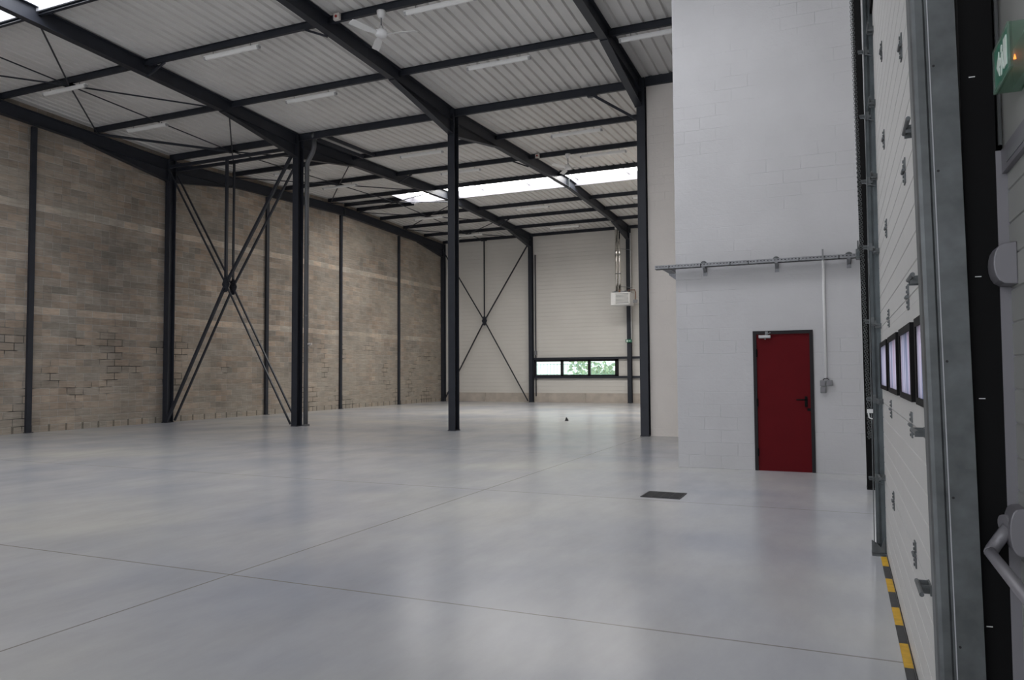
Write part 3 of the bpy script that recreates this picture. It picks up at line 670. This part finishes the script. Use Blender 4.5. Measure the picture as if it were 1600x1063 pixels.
MB().tube([(-.05, .1, .3), (-.05, .1, .42)], .05, 12).build('air_inlet', 'copper', t)

# ------------------------------------------------------------------ red door
t = struct(thing('door_1', '', 'door', ((DX0+DX1)/2, WY, 0)), 'plain red steel door in a dark frame in the white wall', 'door')
hw = (DX1-DX0)/2
f = MB().box(-hw, -hw+.05, -.02, .12, 0, DZ).box(hw-.05, hw, -.02, .12, 0, DZ).box(-hw+.05, hw-.05, -.02, .12, DZ-.05, DZ); f.build('door_frame', 'door_frame', t)
MB().box(-hw+.052, hw-.052, .0, .05, 0, DZ-.052).build('door_leaf', 'red', t)
for z in (.28, 1.04, 1.80):
    MB().tube([(-hw+.052, -.018, z-.06), (-hw+.052, -.018, z+.06)], .012, 8).build('hinge', 'steel_black', t)
h = MB().box(hw-.135, hw-.095, -.012, 0, .98, 1.14); lf = h.build('lock_plate', 'steel_black', t)
MB().tube([(hw-.115, 0, 1.09), (hw-.115, -.05, 1.09), (hw-.14, -.055, 1.09), (hw-.25, -.052, 1.088)], .011, 8).build('lever', 'steel_black', lf)
MB().tube([(hw-.115, -.012, 1.01), (hw-.115, -.024, 1.01)], .016, 10).build('key_cylinder', 'steel_black', lf)
MB().box(hw-.10, hw-.052, -.008, 0, .92, .96).build('strike_label', 'steel_black', t)
cl = MB().box(-.345, -.165, -.055, -.002, DZ-.115, DZ-.065).build('door_closer', 'aluminium', t, bevel=.012)
MB().box(-.25, -.21, -.03, -.0, DZ-.07, DZ-.01).tube([(-.23, -.03, DZ-.05), (-.17, -.035, DZ-.03)], .008, 6).tube([(-.25, -.03, DZ-.11), (-.25, -.03, DZ-.135)], .012, 8).build('closer_arm', 'grey_plastic', cl)
b = MB()
pts_ = [(-2.42, -1.28), (-.36, .40)]
for x0, x1 in pts_:
    x = x0
    while x < x1: b.box(x, min(x+.08, x1), WY-.006-random.random()*.006, WY, 0, .012+random.random()*.012); x += .08
tag(b.build('baseboard_front', 'white_block'), 'ragged paint edge at the foot of the white wall', 'skirting', kind='structure')

# ------------------------------------------------------------------ cable tray
t = thing('cable_tray', 'galvanised perforated cable tray across the white wall above the door', 'cable tray', (0, WY, 3.20))
ty0, ty1 = -.17, -.05
m_ = MB().box(-2.72, .35, ty0, ty0+.003, -.03, .03).box(-2.72, .35, ty1-.003, ty1, -.03, .03); m_.build('side_rails', 'galv_light', t)
m_ = MB(); x = -2.72
while x < .34:
    m_.box(x, x+.05, ty0, ty1, -.03, -.026); x += .075
m_.box(-2.72, .35, ty0, ty0+.04, -.03, -.026).box(-2.72, .35, ty1-.04, ty1, -.03, -.026).build('tray_bottom', 'galv_light', t)
m_ = MB(); x = -2.70
while x < .33:
    m_.box(x, x+.022, ty0-.001, ty0, .002, .012); x += .05
for x in (-2.50, -2.0, -1.55, -1.28, -.55, .0): m_.box(x, x+.012, ty0-.002, ty0, -.028, .02)
tag(m_.build('perforation_pattern', 'steel_black', t), kind='stuff')
for x in (-1.95, -.87, .14):
    k = MB().prism([(0, -.11), (0, -.03), (ty0, -.03), (ty0, -.045)], 'x', x-.02, x+.02); k.box(x-.03, x+.03, -.01, 0, -.16, .05); k.build('wall_bracket', 'galv_light', t)
    MB().lathe((x, ty0+.02, .03), [(.045, 0), (.045, .012), (.02, .03)], 10).build('clamp', 'galv', t)
m_ = MB().box(-2.62, -2.61, ty0, 2.4, -.03, .03).box(-2.50, -2.49, ty1, 2.4, -.03, .03)
y = ty1
while y < 2.35: m_.box(-2.62, -2.49, y, y+.05, -.03, -.026); y += .09
m_.build('side_run', 'galv_light', t)
for y in (.5, 1.7):
    MB().prism([(-2.43, -.20), (-2.43, -.03), (-2.63, -.03), (-2.63, -.05)], 'y', y-.02, y+.02).build('wall_bracket', 'galv_light', t)

# conduit and switch boxes beside the door
t = thing('cable_conduit', 'white plastic conduit dropping from the cable tray beside the red door', 'conduit', (-.213, WY-.016, 0))
MB().tube([(0, -.09, 3.22), (0, -.07, 3.12), (0, -.01, 3.02), (0, 0, 2.96), (0, 0, 1.40)], .0185, 10).build('tube', 'white_plastic', t, smooth=True)
MB().box(-.012, .012, -.19, -.165, 3.16, 3.32).build('cable_end', 'grey_plastic', t)
for dx, z, nm in ((-.255, 1.335, 'upper left'), (-.165, 1.34, 'upper right'), (-.252, 1.235, 'lower left')):
    tt = thing('switch_box', f'small grey surface switch box beside the red door, {nm} of three', 'switch', (dx, WY, z), 'switch boxes beside the red door')
    MB().box(-.042, .042, -.045, 0, -.044, .044).build('case', 'grey_plastic', tt, bevel=.008)
    MB().box(-.026, .026, -.052, -.045, -.026, .026).build('rocker', 'lock_grey', tt, bevel=.004)
t = thing('cable_loop', 'short black cable looping over the grey switch boxes', 'cable', (-.21, WY-.03, 1.38))
MB().tube([(.04*math.cos(a)+0, 0, .03*math.sin(a)) for a in [math.pi*k/8 for k in range(9)]], .006, 6).build('cable', 'rubber', t)

# ------------------------------------------------------------------ drain grate, scrap on floor
t = thing('drain_grate', 'rectangular black slotted drain grate set in the floor', 'drain', (-2.04, 9.38, 0))
g = MB().box(-.24, .24, -.23, -.21, .0, .008).box(-.24, .24, .21, .23, 0, .008).box(-.24, -.22, -.21, .21, 0, .008).box(.22, .24, -.21, .21, 0, .008); g.build('grate_frame', 'cast_iron', t)
g = MB(); y = -.195
while y < .2: g.box(-.22, .22, y, y+.022, .001, .012); y += .042
for x in (-.11, 0, .11): g.box(x-.008, x+.008, -.21, .21, .001, .010)
g.build('grate_bars', 'cast_iron', t)
MB().box(-.22, .22, -.21, .21, 0, .0015).build('sump', 'rubber', t)
t = thing('scrap', 'tiny dark scrap lying on the floor far in front of the window', 'scrap', (-7.95, 22.6, 0))
MB().prism([(-.05, 0), (.06, 0), (.04, .05), (-.01, .11), (-.03, .03)], 'y', -.03, .03).build('offcut', 'cast_iron', t)

# ------------------------------------------------------------------ sectional dock door
E = .31
t = struct(thing('door_2', '', 'door', (E, (PY0+PY1)/2, 0)), 'white sectional dock door with small dark framed windows', 'door')
oy = t.location.y
PH_ = .62; zz0 = .02
WIN = ((5.965, 6.90), (4.895, 5.76), (3.92, 4.665), (2.95, 3.70))
for k in range(8):
    z0, z1 = zz0+k*PH_, zz0+(k+1)*PH_
    if z0 > PZ: break
    s = MB()
    if k == 2:
        ys_ = [PY0]+[v for w_ in reversed(WIN) for v in w_]+[PY1]
        s.box(0, .04, PY0-oy, PY1-oy, z0+.004, 1.395); s.box(0, .04, PY0-oy, PY1-oy, 1.73, z1-.004)
        for i in range(0, len(ys_), 2): s.box(0, .04, ys_[i]-oy, ys_[i+1]-oy, 1.395, 1.73)
        s.box(-.001, 0, PY0-oy, PY1-oy, 1.828, 1.834)
    else:
        pts = [(0, z0+.003)]
        for j in range(1, 5):
            z = z0+j*PH_/5; pts += [(0, z-.005), (.004, z-.002), (.004, z+.002), (0, z+.005)]
        pts += [(0, z1-.003), (.04, z1-.003), (.04, z0+.003)]
        s.prism(pts, 'y', PY0-oy, PY1-oy)
    s.build('door_section', 'panel', t)
    if k < 7:
        for y in (5.78, 4.15):
            h = MB().box(-.006, 0, y-oy-.035, y-oy+.035, z1-.062, z1-.012).box(-.006, 0, y-oy-.035, y-oy+.035, z1+.012, z1+.062)
            h.tube([(-.010, y-oy-.04, z1), (-.010, y-oy+.04, z1)], .009, 8)
            for q in (-.048, -.026, .026, .048): h.box(-.012, -.006, y-oy-.008, y-oy+.008, z1+q-.006, z1+q+.006)
            h.build('hinge', 'galv', t)
        for y in (3.50, 6.93):
            h = MB().box(-.006, 0, y-oy-.05, y-oy+.05, z1-.012, z1+.03).box(-.045, 0, y-oy-.045, y-oy-.040, z1-.004, z1+.028).box(-.045, 0, y-oy+.040, y-oy+.045, z1-.004, z1+.028).box(-.045, -.041, y-oy-.045, y-oy+.045, z1+.010, z1+.028)
            h.tube([(-.045, y-oy-.16 if y > 5 else y-oy+.06, z1+.02), (-.045, y-oy+.06 if y > 5 else y-oy-.16, z1+.02)], .009, 8)
            h.build('roller_bracket', 'galv', t)
for a, c in WIN:
    z0, z1 = 1.378, 1.745
    f = MB(); wdt = .05
    f.box(-.018, .045, a-oy, c-oy, z1-.035, z1).box(-.018, .045, a-oy, c-oy, z0, z0+.03).box(-.018, .045, a-oy, a+wdt-oy, z0+.03, z1-.035).box(-.018, .045, c-wdt-oy, c-oy, z0+.03, z1-.035)
    fo = f.build('window_frame', 'steel_black', t)
    MB().box(-.012, -.007, a+wdt-oy, c-wdt-oy, z0+.03, z1-.035).build('window_pane', 'acrylic', fo)
MB().box(.0, .04, PY0-oy, PY1-oy, .0, .025).build('bottom_seal', 'rubber', t)
# lintel above the door
b = MB().box(E-.02, DWX, PY0-.3, PY1+.3, PZ+.02, PZ+.42); tag(b.build('trim_2', 'steel_black'), 'black lintel box above the dock door', 'lintel', kind='structure')

# hazard strip: painted steel angle on the dock edge
bounds = [6.93, 6.60, 6.22, 5.86, 5.49, 5.12, 4.79, 4.41, 4.05, 3.68, 3.3, 2.93, 2.66]
t = thing('hazard_strip', 'yellow and black striped edge strip along the foot of the dock door', 'edge strip', (.283, 4.8, 0))
MB().box(-.021, .022, 2.66-4.8, 6.93-4.8, 0, .004).build('steel_angle', 'galv_dark', t)
for mt, par in (('yellow', 0), ('stripe_black', 1)):
    for i in range(len(bounds)-1):
        if i % 2 == par: tag(MB().box(-.0215, .0225, bounds[i+1]-4.8, bounds[i]-4.8, .004, .0065).build('stripe', mt, t), 'yellow painted stripe' if par == 0 else 'black painted stripe')

# far door track with brackets, foot and cable
t = thing('door_track', 'tall galvanised guide track at the far side of the dock door', 'guide track', (.25, 7.08, 0))
MB().beam((0, 0, .0), (-.0, 0, PZ+.4), [[(-.012, -.03), (.012, -.03), (.012, .03), (-.012, .03)]], up=(0, 1, 0)).box(.0, .035, -.005, .005, .0, PZ+.4).box(.03, .045, -.03, .03, 0, PZ+.4).build('rail', 'galv_dark', t)
MB().box(.045, .27, -.02, .06, 0, PZ+.3).build('backing_channel', 'galv_dark', t)
for z in (.62, 1.28, 1.93, 2.56, 3.12, 3.68, 4.24):
    k = MB().box(-.055, .03, -.045, -.038, z-.012, z+.012).tube([(-.05, -.04, z), (.045, -.05, z-.04)], .006, 6).box(-.012, .014, -.05, -.03, z-.03, z+.04)
    k.tube([(-.06, -.045, z+.01), (-.02, -.045, z+.01)], .012, 8)
    k.build('roller_carrier', 'galv', t)
MB().box(-.05, .05, -.12, .06, 0, .012).prism([(-.05, 0), (-.05, .12), (-.02, .10), (.02, .06), (.05, .14), (.05, 0)], 'y', -.06, -.05).build('foot', 'galv', t)
c = MB().tube([(-.03, -.07, .08), (-.012, -.07, PZ)], .004, 6); c.build('lift_cable', 'galv', t)
MB().box(-.06, -.015, -.09, -.05, 1.17, 1.20).tube([(-.05, -.07, 1.17), (-.045, -.07, 1.13), (-.02, -.07, 1.12)], .006, 6).build('hook', 'white_plastic', t)

# hand chain hanging beside it
t = thing('hand_chain', 'long thin steel hand chain hanging beside the far door track', 'chain', (.19, 8.6, 0))
c = MB()
def link(mb, cx, cz, rot):
    r, L_, q = .0045, .012, 8
    ring = [(math.cos(2*math.pi*k/q)*.009, math.sin(2*math.pi*k/q)*.009+(L_/2 if math.sin(2*math.pi*k/q) >= 0 else -L_/2)) for k in range(q)]
    o = len(mb.v)
    for k in range(q):
        x, z = ring[k]; nx, nz = math.cos(2*math.pi*k/q), math.sin(2*math.pi*k/q)
        for a in range(4):
            ca, sa = math.cos(a*math.pi/2)*.003, math.sin(a*math.pi/2)*.003
            px, py, pz = x+nx*ca, sa, z+nz*ca
            if rot: px, py = py, px
            mb.v.append((cx+px, py, cz+pz))
    for k in range(q):
        for a in range(4):
            A_, B_ = o+k*4+a, o+k*4+(a+1) % 4; C_, D_ = o+((k+1) % q)*4+(a+1) % 4, o+((k+1) % q)*4+a
            mb.f.append((A_, B_, C_, D_))
i = 0; z = .85
while z < 6.0:
    link(c, .085*(1-(z/5.6)), z, i % 2); link(c, .085*(1-(z/5.6))-.018, z+.011, (i+1) % 2); z += .0245; i += 1
c.build('links', 'galv', t)
MB().tube([(.07, 0, .85), (.055, 0, .82), (.04, 0, .85)], .004, 6).build('bottom_loop', 'galv', t)
# chain bracket at the end of the cable tray
t = thing('tray_bracket', 'small galvanised bracket clamp where the cable tray meets the dock wall', 'bracket', (.30, WY-.30, 3.19))
MB().box(-.07, .10, -.05, .05, -.07, .08).box(-.05, -.03, -.06, .06, .08, .2).box(.02, .05, -.07, .07, -.12, -.07).box(-.02, .02, .05, .30, -.02, .02).build('clamp_body', 'galv', t, bevel=.008)
MB().tube([(-.02, -.06, .0), (-.02, .06, .0)], .045, 10).tube([(-.03, 0, .08), (.02, 0, .26)], .008, 6).build('pulley', 'galv_dark', t)

# ------------------------------------------------------------------ near jamb: galvanised channel, black column
LEAN = .0135
t = thing('door_jamb', 'broad galvanised steel jamb channel at the near side of the dock door', 'jamb', (.292, 2.6, 1.5)); t.rotation_euler = (0, -LEAN, 0)
j = MB()
j.prism([(-.062, -.02), (-.058, -.035), (-.048, -.04), (-.028, -.04), (-.022, -.032), (.058, -.032), (.058, .0), (.052, .0), (.052, -.026), (-.024, -.026), (-.030, -.034), (-.046, -.034), (-.052, -.03), (-.056, .06), (-.062, .06)], 'z', -1.5, 4.4)
j.build('channel', 'galv', t)
tag(MB().box(-.0160, -.0130, -.0345, -.0315, -1.3, 4.0).build('weld_seam', 'curb', t), 'pale weld line')
s = MB()
for z in (.94, .62, .05, -.35, -.78): s.tube([(-.004, -.0325, z), (-.004, -.0335, z)], .0038, 10)
s.build('bolt_holes', 'rubber', t)
t = thing('steel_column', 'matt black column between the galvanised jamb and the emergency door', 'column', (.40, 2.66, 0))
MB().box(-.053, .034, -.06, .099, 0, 5.5).box(.034, .118, .035, .099, 0, 5.5).build('shaft', 'steel_black', t)
MB().box(-.056, .036, -.065, .10, 0, .015).build('base_plate', 'steel_black', t)
s = MB()
for z in (2.40, 1.78+.02, 1.44, .78, .33): s.box(-.030, -.014, -.064, -.06, z-.0012, z+.0012)
tag(s.build('tie_end', 'white_plastic', t), 'small white cable tie ends')

# ------------------------------------------------------------------ emergency door on the right
XD = .46
t = struct(thing('door_3', '', 'door', (XD, 2.1, 0)), 'pale panelled emergency door with grey push bar at the right edge', 'door')
s = MB(); pts = [(0, .02)]; z = .1135
while z < 2.08:
    pts += [(0, z-.004), (.004, z-.0015), (.004, z+.0015), (0, z+.004)]; z += .0967
pts += [(0, 2.10), (.05, 2.10), (.05, .02)]
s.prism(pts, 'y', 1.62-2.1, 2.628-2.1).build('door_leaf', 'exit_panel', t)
MB().box(-.028, .05, .50, .54, 0, 2.17).box(-.012, .05, -.53, -.49, 0, 2.17).box(-.014, .05, -.49, .50, 2.10, 2.17).build('door_frame', 'lock_grey', t)
MB().box(-.016, -.0, .15, .42, 2.115, 2.145).build('frame_rail', 'grey_plastic', t)
def rounded(y0, y1, z0, z1, depth, nm):
    n = 10; pr_ = []
    r = (z1-z0)/2; zc_ = (z0+z1)/2
    for k in range(n+1):
        a = -math.pi/2+math.pi*k/n; pr_.append((-depth*max(0, math.cos(a))**.5, zc_+r*math.sin(a)))
    return MB().prism(pr_, 'y', y0, y1).build(nm, 'lock_grey', t, bevel=.003)
rounded(.40, .495, 1.765, 1.885, .058, 'rod_housing')
hb = rounded(.40, .495, 1.005, 1.14, .040, 'bar_housing')
MB().tube([(-.02, .46, 1.085), (-.046, .45, 1.082)], .030, 18).build('pivot', 'lock_grey', hb, smooth=True)
MB().tube([(-.034, .45, 1.078), (-.055, .455, 1.045), (-.074, .46, 1.012), (-.082, .44, 1.003)], .018, 12).build('bar_arm', 'lock_grey', hb, smooth=True)
MB().tube([(-.080, .46, 1.006), (-.082, .42, 1.003), (-.082, -.40, 1.0)], .0155, 14).build('push_bar', 'lock_grey', hb, smooth=True)
# wall strip above the emergency door
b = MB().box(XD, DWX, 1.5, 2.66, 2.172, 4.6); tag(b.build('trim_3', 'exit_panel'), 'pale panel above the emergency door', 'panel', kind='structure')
# conduit above the door, running along the wall
t = thing('cable_conduit', 'grey plastic conduit on the wall beside the emergency light', 'conduit', (XD-.006, 2.655, 2.20))
MB().tube([(0, 0, 0), (0, 0, 2.2)], .006, 8).build('tube', 'grey_plastic', t)

# emergency light box
t = thing('emergency_light', 'green translucent emergency exit light box at the right edge', 'exit light', (.40, 2.28, 2.328))
y0, y1, z0, z1 = -.10, .10, -.056, .056
def plate(nm, mat, *a): return MB().box(*a).build(nm, mat, t)
tag(plate('sign_face', 'exit_green', 0, .003, y0, y1, z0, z1), 'green face')
fm = MB().box(-.004, .006, y0-.003, y0+.004, z0, z1).box(-.004, .006, y1-.004, y1+.003, z0, z1).box(-.004, .006, y0, y1, z1-.004, z1+.003).box(-.004, .006, y0, y1, z0-.003, z0+.004); fm.build('face_border', 'sign_shell', t)
pg = MB()   # running figure, door and arrow, read along Y
pg.box(-.002, 0, -.065, -.030, -.035, .040)
pg.prism([(.012, .010), (.030, .010), (.030, .032), (.062, 0), (.030, -.032), (.030, -.010), (.012, -.010)], 'x', -.002, 0)
pg.tube([(-.001, -.008, .026), (-.0025, -.008, .026)], .010, 12).prism([(-.016, .016), (0, .014), (.004, -.010), (.012, -.038), (.002, -.038), (-.006, -.012), (-.018, -.030), (-.026, -.026), (-.014, -.004)], 'x', -.002, 0)
pg.build('pictogram', 'exit_white', t)
sh = MB().box(0, .06, y0-.002, y0, z0, z1).box(0, .06, y1, y1+.002, z0, z1).box(0, .06, y0, y1, z1, z1+.002).box(0, .06, y0, y1, z0-.002, z0); sh.build('clear_shell', 'sign_shell', t)
MB().box(.04, .058, y0+.01, y1-.01, z0+.006, z1-.006).build('battery_tray', 'white_plastic', t)
MB().tube([(.012, y0+.012, -.034), (.012, y0+.012, -.022)], .0035, 8, .001).build('led', 'led', t)

# ------------------------------------------------------------------ outside the back windows and the dock door
M['ground_out'] = plain('pale_yard', (.5, .5, .47, 1), .9, noise=.1, scale=.5)
M['leaf'] = plain('hedge_leaf', (.36, .50, .27, 1), .7, noise=.4, scale=3)
M['wire'] = plain('green_wire', (.18, .40, .30, 1), .5)
struct(MB().box(-60, 40, 36.8, 90, -.35, -.05).box(1.0, 60, -40, 36.8, -.35, -.05).build('ground_outside', 'ground_out'), 'pale yard seen through the windows', 'ground')
t = thing('mesh_fence', 'green wire mesh fence outside the ribbon window', 'fence', (-11, 50, -.05))
g = MB(); x = -9
while x < 12: g.box(x, x+.02, 0, .02, 0, 2.2); x += .25
for z in (.1, .75, 1.4, 2.1): g.box(-9, 12, 0, .02, z, z+.03)
g.build('wire_mesh', 'wire', t)
for x in (-9, -5, -1, 3, 7, 11.9): MB().box(x, x+.07, -.02, .05, 0, 2.4).build('fence_post', 'wire', t)
t = thing('hedge', 'pale green bushes behind the fence outside the ribbon window', 'hedge', (-15, 58, -.05), kind='stuff')
h = MB()
for i in range(2600):
    x = random.uniform(-5, 12); y = random.uniform(-1.5, 1.5); z = random.uniform(0, 2.6+.7*math.sin(x*.9)+.4*math.sin(x*2.3))
    s = random.uniform(.12, .3); a = random.uniform(0, 6.28); u = Vector((math.cos(a), math.sin(a), random.uniform(-.6, .6)))*s; v = Vector((-math.sin(a)*.4, math.cos(a)*.4, 1))*s*.6; p0 = Vector((x, y, z))
    h.add([p0-u, p0-v, p0+u, p0+v], [(0, 1, 2, 3)])
h.build('foliage', 'leaf', t)
